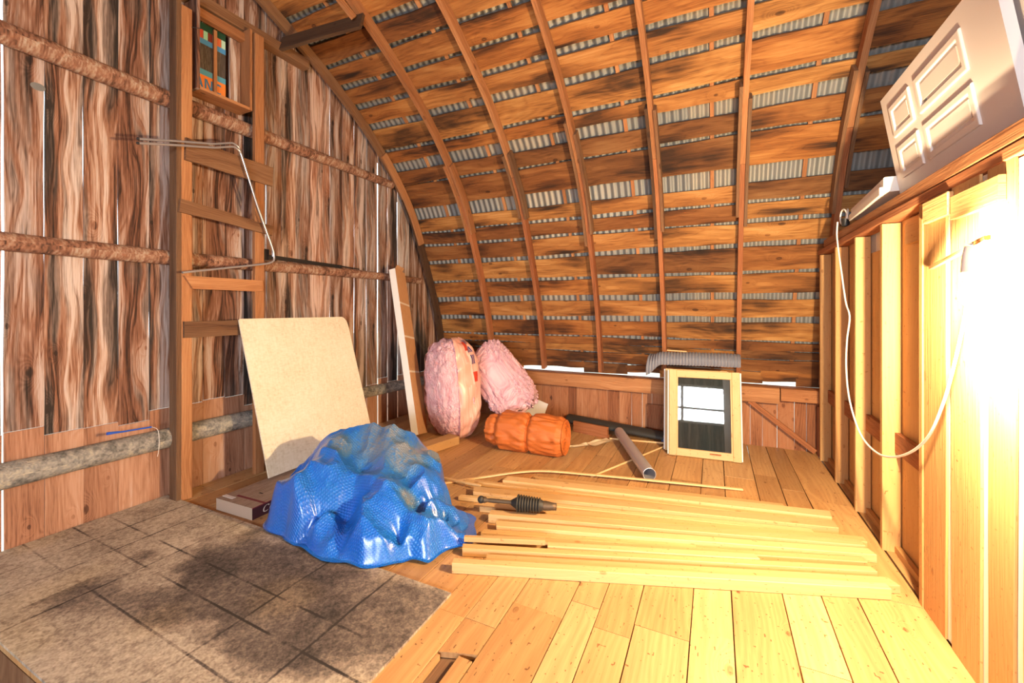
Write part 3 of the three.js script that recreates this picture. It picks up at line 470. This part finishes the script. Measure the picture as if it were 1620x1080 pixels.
// ---------- blue bubble sheet heaped on the floor ----------
{
  const bubble = dataTexture(512, 512, (u, v) => { const k = 16, y = v * k, row = Math.floor(y), x = u * k + (row & 1) * .5; const q = Math.hypot((x % 1) - .5, (y % 1) - .5); const a = q < .42 ? 90 + 150 * Math.sqrt(1 - (q / .42) ** 2) : 80; return [a, a, a]; }, false);
  const dust = dataTexture(1024, 1024, (u, v) => {       // dusty smears with ragged edges on the blue film
    const a = .5 * pn(u * 9, v * 9, 9, 9, 91) + .35 * pn(u * 30, v * 30, 30, 30, 92) + .45 * pn(u * 140, v * 140, 140, 140, 93);
    let m = 0; for (const [x, y, r] of [[.42, .62, .17], [.56, .6, .14], [.3, .5, .08], [.6, .72, .1], [.7, .45, .06]]) m = Math.max(m, 1 - sstep(.4, 1, Math.hypot(u - x, v - y) / r + .5 * a));
    return ramp([[12, 98, 200], [24, 106, 196], [62, 112, 166], [112, 122, 136]], .12 + .3 * a + .75 * m + .25 * m * a);
  });
  const mat = new THREE.MeshPhysicalMaterial({ map: dust, roughness: .3, clearcoat: .7, clearcoatRoughness: .2, bumpMap: bubble, bumpScale: .0045, side: THREE.DoubleSide });
  bubble.repeat.set(7, 7);
  const cx = -2.2, cd = 2.34;
  // hem on the floor, seen from above as [x, d]
  const hem = [[-1.46, 2.16], [-1.36, 2.3], [-1.5, 2.56], [-1.8, 2.66], [-1.94, 2.84], [-2.1, 2.98], [-2.4, 3.02], [-2.7, 2.86], [-2.9, 2.5], [-2.92, 2.2], [-2.8, 1.88], [-2.52, 1.82], [-2.28, 1.79], [-1.95, 1.79], [-1.8, 1.82], [-1.68, 1.92], [-1.62, 1.99], [-1.5, 2.03]].map(([x, d]) => [(Math.atan2(d - cd, x - cx) + 6.2832) % 6.2832, Math.hypot(x - cx, d - cd)]).sort((a, b) => a[0] - b[0]);
  const R = (t) => { t = ((t % 6.2832) + 6.2832) % 6.2832; const n = hem.length; for (let i = 0; i <= n; i++) { const A = i ? hem[i - 1] : [hem[n - 1][0] - 6.2832, hem[n - 1][1]], B = i < n ? hem[i] : [hem[0][0] + 6.2832, hem[0][1]]; if (t <= B[0]) return mix(A[1], B[1], sstep(0, 1, (t - A[0]) / (B[0] - A[0]))); } return hem[0][1]; };
  const bump = (x, d, bx, bd, h, rx, rd, p = 2) => { const q = ((x - bx) / rx) ** 2 + ((d - bd) / rd) ** 2; return q < 1 ? h * Math.pow(1 - q, 1 / p) : 0; };
  const smax = (a, b, k = .06) => { const h = clamp(.5 + .5 * (a - b) / k); return mix(b, a, h) + k * h * (1 - h); };
  const seg = (x, d, ax, ad, bx, bd) => { const t = clamp(((x - ax) * (bx - ax) + (d - ad) * (bd - ad)) / ((bx - ax) ** 2 + (bd - ad) ** 2)); return [Math.hypot(x - ax - t * (bx - ax), d - ad - t * (bd - ad)), t]; };
  // folds: from (x, d) to (x, d), half width, height at the start and at the end (below zero for a valley)
  const folds = [[-2.32, 2.3, -2.02, 1.84, .13, -.16, -.12], [-2.62, 2.28, -2.5, 1.95, .09, .05, .09], [-2.25, 2.2, -1.5, 2.1, .07, .07, .08], [-2.05, 2.05, -1.85, 1.85, .07, .1, .05], [-2.72, 2.15, -2.84, 1.95, .05, -.08, -.05], [-1.98, 2.4, -1.75, 2.2, .07, -.08, -.08], [-2.3, 2.55, -2.02, 2.45, .08, .05, .03], [-2.55, 2.35, -2.36, 2.06, .05, .05, .0], [-1.75, 2.05, -1.65, 1.97, .04, -.06, -.03], [-2.2, 1.98, -2.25, 1.84, .04, .04, .05]];
  const H = (x, d, rho, th) => {
    let h = smax(bump(x, d, -2.42, 2.5, .56, .56, .58, 2.3), bump(x, d, -2.68, 2.12, .37, .42, .42, 2.6));
    h = smax(h, bump(x, d, -2.12, 2.52, .44, .4, .5, 2.6)); h = smax(h, bump(x, d, -1.98, 2.16, .27, .5, .42, 2)); h = smax(h, bump(x, d, -1.62, 2.3, .15, .36, .32, 2));
    const edge = 1 - sstep(.88, 1, rho); h *= edge;
    for (const [ax, ad, bx, bd, w, h0, h1] of folds) { const [q, t] = seg(x, d, ax, ad, bx, bd); if (q < w * 3) h += mix(h0, h1, t) * Math.exp(-Math.pow(q / w, 1.4)) * edge; }
    const crumple = Math.exp(-(((x + 1.6) / .2) ** 2 + ((d - 2.36) / .22) ** 2));
    const fold = (v) => .5 - Math.abs(v);
    h += (.13 + .02 * crumple) * (fold(n3(x * 2.9 + 40, d * 2.9 + 40, 3, 5)) - .3) * edge + (.045 + .05 * crumple) * (fold(n3(x * 7 + 40 + .6 * d, d * 7 + 40, 7, 6)) - .3) * edge + (.01 + .035 * crumple) * (fold(n3(x * 18 + 40, d * 18 + 40, 5, 8)) - .3) * edge;
    return Math.max(h, .016 + .012 * Math.abs(n3(x * 7 + 40, d * 7 + 40, 2, 4)));
  };
  const g = gridGeo(360, 170, (a, b) => { const th = a * 6.2832, rho = Math.pow(b, .8), r = R(th) * (1 + .02 * n3(th * 5, 3, 4, 9)) * rho; const x = cx + r * Math.cos(th), d = cd + r * Math.sin(th); return V(x, H(x, d, rho, th), d); }, [1, 1], true);
  { const p = g.attributes.position, uv = g.attributes.uv, w = 361; for (let i = 0; i < w; i++) { let L = 0; const th = i / 360 * 6.2832; for (let j = 0; j <= 170; j++) { const k = j * w + i; if (j) L += Math.hypot(p.getX(k) - p.getX(k - w), p.getY(k) - p.getY(k - w), p.getZ(k) - p.getZ(k - w)); uv.setXY(k, .5 + L * Math.cos(th) * .5, .5 + L * Math.sin(th) * .5); } } }
  single('bubble_sheet', g, mat, 'crumpled heap of shiny blue bubble sheeting on the floor', 'plastic sheet');
}

// ---------- lumber ----------
{
  const L = [[-1.345, 2.035, .814, 2.82, .06, .05], [-1.2, 2.165, .86, 2.91, .045, .07], [-1.384, 2.2, .80, 2.99, .05, .05], [-.919, 2.435, .224, 2.84, .055, .05], [-1.34, 2.36, .787, 3.10, .04, .05], [-1.38, 2.44, -.1, 2.846, .03, .045], [-1.327, 2.53, .849, 3.2, .05, .07], [-1.428, 2.63, .819, 3.275, .06, .075], [-1.571, 2.74, .86, 3.375, .04, .075], [-1.8, 2.82, .587, 3.378, .03, .045], [-1.742, 2.93, .737, 3.50, .05, .1], [-1.914, 3.09, .517, 3.54, .035, .045], [-1.605, 3.235, .74, 3.66, .05, .1], [-1.402, 3.40, .466, 3.715, .03, .075]];
  const lab = ['thick pine length lying along the near edge of the lumber pile', 'flat pine board tucked behind the thick near length', 'slim pine strip third from the near edge of the lumber pile', 'short pine board with a notched end among the longer lengths', 'slim pine strip running beside the short notched board', 'thin low pine strip in the middle of the pile', 'pine length lying beside the rubber bellows shaft', 'pine board under the black bellows shaft', 'pine board just beyond the bellows shaft', 'thin pointed pine strip reaching towards the blue sheet', 'wide pine board with square cut end beside the thin pointed strip', 'narrow pine strip whose end meets the white trim strips', 'wide pine board towards the stove pipe', 'thin pine board along the far edge of the lumber pile'];
  L.forEach(([x0, d0, x1, d1, h, w], i) => { const a = V(x0, h / 2 + .001, d0), b = V(x1, h / 2 + .001, d1); const m = single('pine_length', plankGeo(a.distanceTo(b), w, h, { seg: 8, wob: .003, ch: .003, taper: i === 9 ? 1.25 : 1, cutA: i === 0 ? 0 : rr(-.3, .3), cutB: rr(-.3, .3) }), M.pine[i % 3], lab[i], 'lumber', 'pine lengths spread on the floor'); place(m, a, b, NY); });
  const s = single('notched_stick', plankGeo(.5, .03, .03, { ch: .003, taper: 1.3 }), M.pine[1], 'short notched pine stick beside the near pine lengths', 'stick'); place(s, V(-1.4, .07, 2.245), V(-.93, .075, 2.42), NY);
}
// pale trim strips
{
  const pale = wood(T.pine, [[255, 250, 244]], .5, .0003)[0];
  const P = [[-2.12, 2.95], [-1.86, 3.23], [-1.6, 3.42], [-1.4, 3.54], [-1.0, 3.66], [-.4, 3.78], [.21, 3.95]].map(([x, d], i) => V(x, i > 1 && i < 6 ? .034 + .006 * (i === 3) : .012, d));
  const c = new THREE.CatmullRomCurve3(P).getPoints(50), fr = c.map((p, i) => { const t = c[Math.min(50, i + 1)].clone().sub(c[Math.max(0, i - 1)]).normalize(); return { p, a: t.clone().cross(NY).normalize(), b: NY }; });
  single('trim_strip', sweepRect(fr, .022, .012), pale, 'long curved pale trim strip along the far side of the lumber', 'trim strip');
  const m = single('trim_strip', plankGeo(.46, .02, .012, {}), pale, 'short straight pale trim strip crossing the curved strip by the blue sheet', 'trim strip'); place(m, V(-2.15, .026, 3.06), V(-1.76, .045, 3.02), NY);
  const r = single('wooden_rod', tube([V(-.98, .01, 3.68), V(-.47, .01, 4.86)], .009, 4, 10), pale, 'thin pale wooden rod crossing under the stove pipe', 'rod'); r.userData.label = 'thin pale wooden rod crossing under the stove pipe';
  const b = single('trim_strip', plankGeo(.62, .02, .015, {}), pale, 'short pale trim strip beside the black trough at the knee wall', 'trim strip'); place(b, V(-1.05, .009, 4.86), V(-.5, .009, 4.95), NY);
}
// shaft with a ribbed rubber boot
{
  const g = thing('bellows_shaft', 'dark steel shaft with a ribbed black rubber bellows lying on the lumber', 'shaft');
  const dir = V(.5, .0, .12).normalize(); g.position.copy(V(-1.5, .126, 2.65)); g.quaternion.setFromUnitVectors(NY, dir);
  const steel = new THREE.MeshStandardMaterial({ color: C(92, 78, 64), metalness: .6, roughness: .6 }), rubber = new THREE.MeshStandardMaterial({ color: C(40, 38, 36), roughness: .6 });
  const lathe = (pts) => new THREE.LatheGeometry(pts.map(([r, y]) => new THREE.Vector2(r, y)), 32);
  mesh('shaft', lathe([[0, 0], [.02, .005], [.022, .02], [.012, .035], [.014, .05], [.016, .12], [.014, .13], [.014, .2], [.02, .22]]), steel, g);
  const b = [[.02, .215], [.026, .225], [.04, .25]]; for (let i = 0; i < 9; i++) { const k = mix(1, .8, i / 9); b.push([.058 * k, .256 + i * .019], [.06 * k, .262 + i * .019], [.046 * k, .268 + i * .019], [.046 * k, .27 + i * .019]); } b.push([.03, .44]);
  mesh('bellows', lathe(b), rubber, g); mesh('end_fitting', lathe([[.03, .435], [.033, .45], [.026, .5], [.024, .53], [0, .531]]), steel, g);
  mesh('ball_joint', new THREE.SphereGeometry(.026, 20, 14), rubber, g).position.y = -.01;
}
// stove pipe
{
  const g = thing('stove_pipe', 'length of shiny grey stove pipe lying on the floor', 'pipe'); const a = V(-.5, .075, 3.78), b = V(-.985, .075, 4.92), L = a.distanceTo(b);
  g.position.copy(a); g.quaternion.setFromUnitVectors(NY, b.clone().sub(a).normalize());
  const steel = new THREE.MeshStandardMaterial({ color: C(196, 194, 202), metalness: .55, roughness: .3, side: THREE.DoubleSide });
  mesh('pipe_wall', new THREE.LatheGeometry([[.051, 0], [.056, 0], [.056, .004], [.055, .01], [.055, L - .1], [.057, L - .09], [.055, L - .08], [.055, L], [.051, L], [.051, 0]].map(([r, y]) => new THREE.Vector2(r, y)), 48), steel, g);
  const seam = mesh('seam', new THREE.BoxGeometry(.012, L - .02, .003), steel, g); seam.position.set(-.04, L / 2, .0385); seam.rotation.y = -.8;
}

// ---------- sashes leaning on the knee wall ----------
function sash(name, w, h, label) {
  const g = thing(name, label, 'window sash'), f = .075, t = .045;
  const fm = M.pine[0], white = M.white;
  for (const x of [-1, 1]) plank('stile', new THREE.Vector3(x * (w / 2 - f / 2), 0, 0), new THREE.Vector3(x * (w / 2 - f / 2), h, 0), f, t, NZ, fm, g, { ch: .005 });
  for (const y of [f / 2, h - f / 2]) plank('rail', new THREE.Vector3(-w / 2 + f, y, -.001), new THREE.Vector3(w / 2 - f, y, -.001), f, t - .002, NZ, fm, g, { ch: .005 });
  for (const x of [-1, 1]) plank('weather_strip', new THREE.Vector3(x * (w / 2 + .007), .005, -.012), new THREE.Vector3(x * (w / 2 + .007), h - .005, -.012), .014, .03, NZ, white, g, { ch: .003 });
  for (const x of [-1, 1]) plank('glazing_bead', new THREE.Vector3(x * (w / 2 - f - .006), f, .006), new THREE.Vector3(x * (w / 2 - f - .006), h - f, .006), .012, .014, NZ, fm, g);
  const pane = mesh('pane', new THREE.BoxGeometry(w - 2 * f, h - 2 * f, .004), new THREE.MeshPhysicalMaterial({ color: C(200, 206, 208), transmission: 1, thickness: 0, roughness: .02, ior: 1.7 }), g); pane.position.set(0, h / 2, -.004);
  const pane2 = mesh('pane', pane.geometry, new THREE.MeshPhysicalMaterial({ color: C(150, 150, 146), transmission: .45, thickness: 0, roughness: .5 }), g, 'dusty grey pane'); pane2.position.set(0, h / 2, -.018);
  return g;
}
{
  const a = sash('window_sash', .66, .86, 'pine window sash with dark glass leaning on the knee wall'); a.position.copy(V(-.09, .004, 4.63)); a.rotation.order = 'YXZ'; a.rotation.set(-.17, .075, 0);
  mesh('catch', new THREE.BoxGeometry(.1, .012, .012), M.rust[0], a).position.set(.1, .05, .028);
  const b = sash('window_sash', .6, .85, 'second window sash stacked behind the pine one'); b.position.copy(V(-.17, .004, 4.76)); b.rotation.order = 'YXZ'; b.rotation.set(-.17, .075, 0);
  const c = single('drywall_offcut', plankGeo(.8, .5, .03, { ch: .003 }), M.white, 'white drywall offcut behind the stacked window sashes', 'drywall'); place(c, V(-.17, .004, 4.88), V(-.17, .79, 5.0), NZ);
}
{
  const mat = new THREE.MeshStandardMaterial({ color: C(122, 126, 140), roughness: .55, metalness: .2, side: THREE.DoubleSide });
  const g = gridGeo(260, 26, (a, b) => { const x = mix(-.66, .24, a), rib = .006 * Math.sin(a * 2 * Math.PI * 30); const c = mix(-.35, 3.0, b), left = 1 - sstep(0, .18, a); const r = .1 + rib + .006 * n3(a * 6, b * 3, 2, 2); return V(x + .02 * b * left, .955 + r * .75 * Math.sin(c) - .14 * left * (b < .5 ? 0 : 0) - .12 * left * (1 - b) - .07 * (c < 0 ? -c : 0), 4.86 - .12 * (a - .5) * -1 - r * 1.15 * Math.cos(c)); });
  const m = single('ribbed_sheet', g, mat, 'grey ribbed sheet draped over the top of the stacked sashes', 'sheet');
  const s = single('cream_slat', plankGeo(.2, .03, .012, {}), M.pine[0], 'small cream slat lying on the grey ribbed sheet', 'slat'); place(s, V(-.46, 1.045, 4.86), V(-.26, 1.04, 4.83), NY);
}
// things along the knee wall
{
  const g = thing('gutter_trough', 'black plastic trough lying along the foot of the knee wall', 'trough'); const blk = new THREE.MeshStandardMaterial({ color: C(46, 46, 46), roughness: .6, side: THREE.DoubleSide });
  const a = V(-1.68, .075, 5.2), b = V(-.5, .05, 5.05), ax = b.clone().sub(a), side = ax.clone().cross(NY).normalize();
  mesh('trough', gridGeo(24, 20, (u, t) => { const c = mix(-.3, 3.44, u); return a.clone().addScaledVector(ax, t).addScaledVector(side, .1 * Math.cos(c)).addScaledVector(NY, (.07 - .02 * t) * Math.sin(c)); }), blk, g);
  mesh('blue_end', new THREE.CylinderGeometry(.028, .028, .06, 20), new THREE.MeshStandardMaterial({ color: C(40, 70, 130), roughness: .4 }), g).position.copy(V(-.5, .03, 4.99)); g.children.at(-1).rotation.z = Math.PI / 2;
  const w = single('brown_offcut', plankGeo(.45, .13, .035, { ch: .003 }), M.rust[1], 'brown board offcut standing on edge behind the paper scraps', 'board'); place(w, V(-1.54, .066, 4.97), V(-1.1, .066, 4.86), V(.25, 0, -1));
  const paper = new THREE.MeshStandardMaterial({ color: C(224, 204, 168), roughness: .9, side: THREE.DoubleSide });
  const scrap = (x, d, w2, l, rot, s) => { const gg = gridGeo(12, 12, (u, v2) => new THREE.Vector3((u - .5) * w2, .006 + .025 * Math.abs(n3(u * 2 + s, v2 * 2 + s, s)) + .02 * (u - .5) ** 2, (v2 - .5) * l)); const lower = gg.clone(); return { gg, x, d, rot }; };
  for (const [o, label] of [[scrap(-1.14, 4.66, .13, .3, -.6, 3), 'crumpled cream paper scrap by the orange roll'], [scrap(-1.34, 4.42, .06, .28, -.75, 7), 'narrow folded paper strip beside the crumpled scrap']]) { const m = single('paper_scrap', o.gg, paper, label, 'paper'); m.position.copy(V(o.x, 0, o.d)); m.rotation.y = o.rot; }
  const wc = single('white_card', plankGeo(.27, .3, .004, {}), M.white, 'small white card standing behind the orange roll at the knee wall', 'card'); place(wc, V(-2.2, .02, 5.2), V(-2.12, .28, 5.25), NZ);
}

// ---------- doors and light fitting on top of the partition ----------
{
  const paint = new THREE.MeshStandardMaterial({ color: C(212, 204, 202), roughness: .45 });
  const make = (label, x, d0, d1, y0, h, panels) => {
    const g = thing('panel_door', label, 'door', 'doors lying on the partition'); const L = d0 - d1; g.position.copy(V(x, y0, (d0 + d1) / 2)); g.rotation.z = .16;
    mesh('slab', new THREE.BoxGeometry(.035, h, L), paint, g).position.y = h / 2;
    if (panels) for (const [dc, dl, yc, yh] of panels) {
      const p = sub('panel', g); p.position.set(-.0175, yc, dc);
      const fr = (w2, h2, b) => { const s = new THREE.Shape(); s.moveTo(-w2 / 2, -h2 / 2); s.lineTo(w2 / 2, -h2 / 2); s.lineTo(w2 / 2, h2 / 2); s.lineTo(-w2 / 2, h2 / 2); s.closePath(); const q = new THREE.Path(); q.moveTo(-w2 / 2 + b, -h2 / 2 + b); q.lineTo(-w2 / 2 + b, h2 / 2 - b); q.lineTo(w2 / 2 - b, h2 / 2 - b); q.lineTo(w2 / 2 - b, -h2 / 2 + b); q.closePath(); s.holes.push(q); return new THREE.ExtrudeGeometry(s, { depth: .004, bevelEnabled: true, bevelSize: .006, bevelThickness: .006, bevelSegments: 2 }); };
      mesh('moulding', fr(dl, yh, .022), paint, p).rotation.y = -Math.PI / 2;
      const c = mesh('field', new THREE.BoxGeometry(.01, yh - .09, dl - .09), paint, p); 
    }
    const hole = mesh('latch_plate', new THREE.BoxGeometry(.004, .06, .025), M.metal[0], g); hole.position.set(-.019, h * .62, -.06); return g;
  };
  make('white panelled door propped on top of the partition', 1.03, 3.3, 2.16, 2.15, .62, [[-.33, .26, .44, .17], [.1, .44, .44, .17], [-.33, .26, .2, .17], [.1, .44, .2, .17]]);
  make('plain white door standing behind the panelled one on the partition', 1.085, 3.4, 2.14, 2.15, .6, null);
  make('hindmost white door in the row on the partition', 1.14, 3.5, 2.3, 2.15, .58, null);
}
{
  const g = thing('strip_light_fitting', 'unlit white strip light fitting lying on the partition top with a coiled cord', 'light fitting');
  plank('housing', V(1.02, 2.235, 4.15), V(.98, 2.25, 3.3), .1, .09, NY, M.white, g, { ch: .006 }); plank('reflector_lip', V(.955, 2.2, 4.1), V(.925, 2.215, 3.32), .02, .05, NY, M.white, g, { ch: .003 });
  mesh('plug', new THREE.CylinderGeometry(.03, .025, .06, 16), M.black, g).position.copy(V(.955, 2.19, 4.24));
  const c = []; for (let i = 0; i <= 30; i++) { const a = i / 30 * 11; c.push(V(.96 + .02 * Math.cos(a * .5), 2.24 + .06 * Math.sin(a), 4.27 + .06 * Math.cos(a))); }
  mesh('coiled_cord', tube(c, .006, 90, 6), M.white, g);
}
// ---------- hanging lamp and its cord ----------
{
  const cord = [[2.2, 4.25], [2.1, 4.27], [1.78, 4.13], [1.53, 4.0], [1.44, 3.91], [1.25, 3.98], [1.05, 4.0], [.83, 3.92], [.64, 3.66], [.61, 3.3], [.72, 2.92], [.89, 2.64], [1.08, 2.49], [1.25, 2.4], [1.5, 2.3], [1.66, 2.18], [1.73, 2.09]].map(([y, d], i) => V(i > 14 ? .905 - .035 * (i - 14) : .905, y, d));
  single('lamp_cord', new THREE.TubeGeometry(new THREE.CatmullRomCurve3(cord), 160, .006, 8), M.white, 'white electric cord looping down the studs to the lamp', 'cord');
  const g = thing('hanging_lamp', 'bare glowing bulb in a socket hung from a stick on the studs', 'lamp');
  const bx = .82, by = 1.56, bd = 2.06;
  plank('stick', V(.925, 1.69, 2.66), V(.84, 1.74, 2.0), .016, .016, NX, M.stud[1], g);
  mesh('socket', new THREE.LatheGeometry([[0, .16], [.014, .16], [.02, .13], [.024, .07], [.026, .05], [0, .05]].map(([r, y]) => new THREE.Vector2(r, y)), 24), M.white, g).position.copy(V(bx, by, bd));
  const bulb = mesh('bulb', new THREE.LatheGeometry([[0, -.055], [.012, -.053], [.024, -.044], [.031, -.028], [.032, -.012], [.028, .006], [.018, .03], [.013, .05], [0, .052]].map(([r, y]) => new THREE.Vector2(r, y)), 28), new THREE.MeshStandardMaterial({ color: C(255, 244, 220), emissive: new THREE.Color(1, .78, .45), emissiveIntensity: 12 }), g); bulb.position.copy(V(bx, by, bd));
  const lamp = new THREE.PointLight(new THREE.Color(1, .75, .43), 42, 0, 2); lamp.position.copy(V(bx, by - .01, bd)); lamp.castShadow = true; lamp.shadow.radius = 1.6; lamp.name = 'bulb_light'; scene.add(lamp);
}
scene.traverse((o) => { if (o.isMesh) { o.castShadow = true; o.receiveShadow = true; } });
renderer.render(scene, camera);
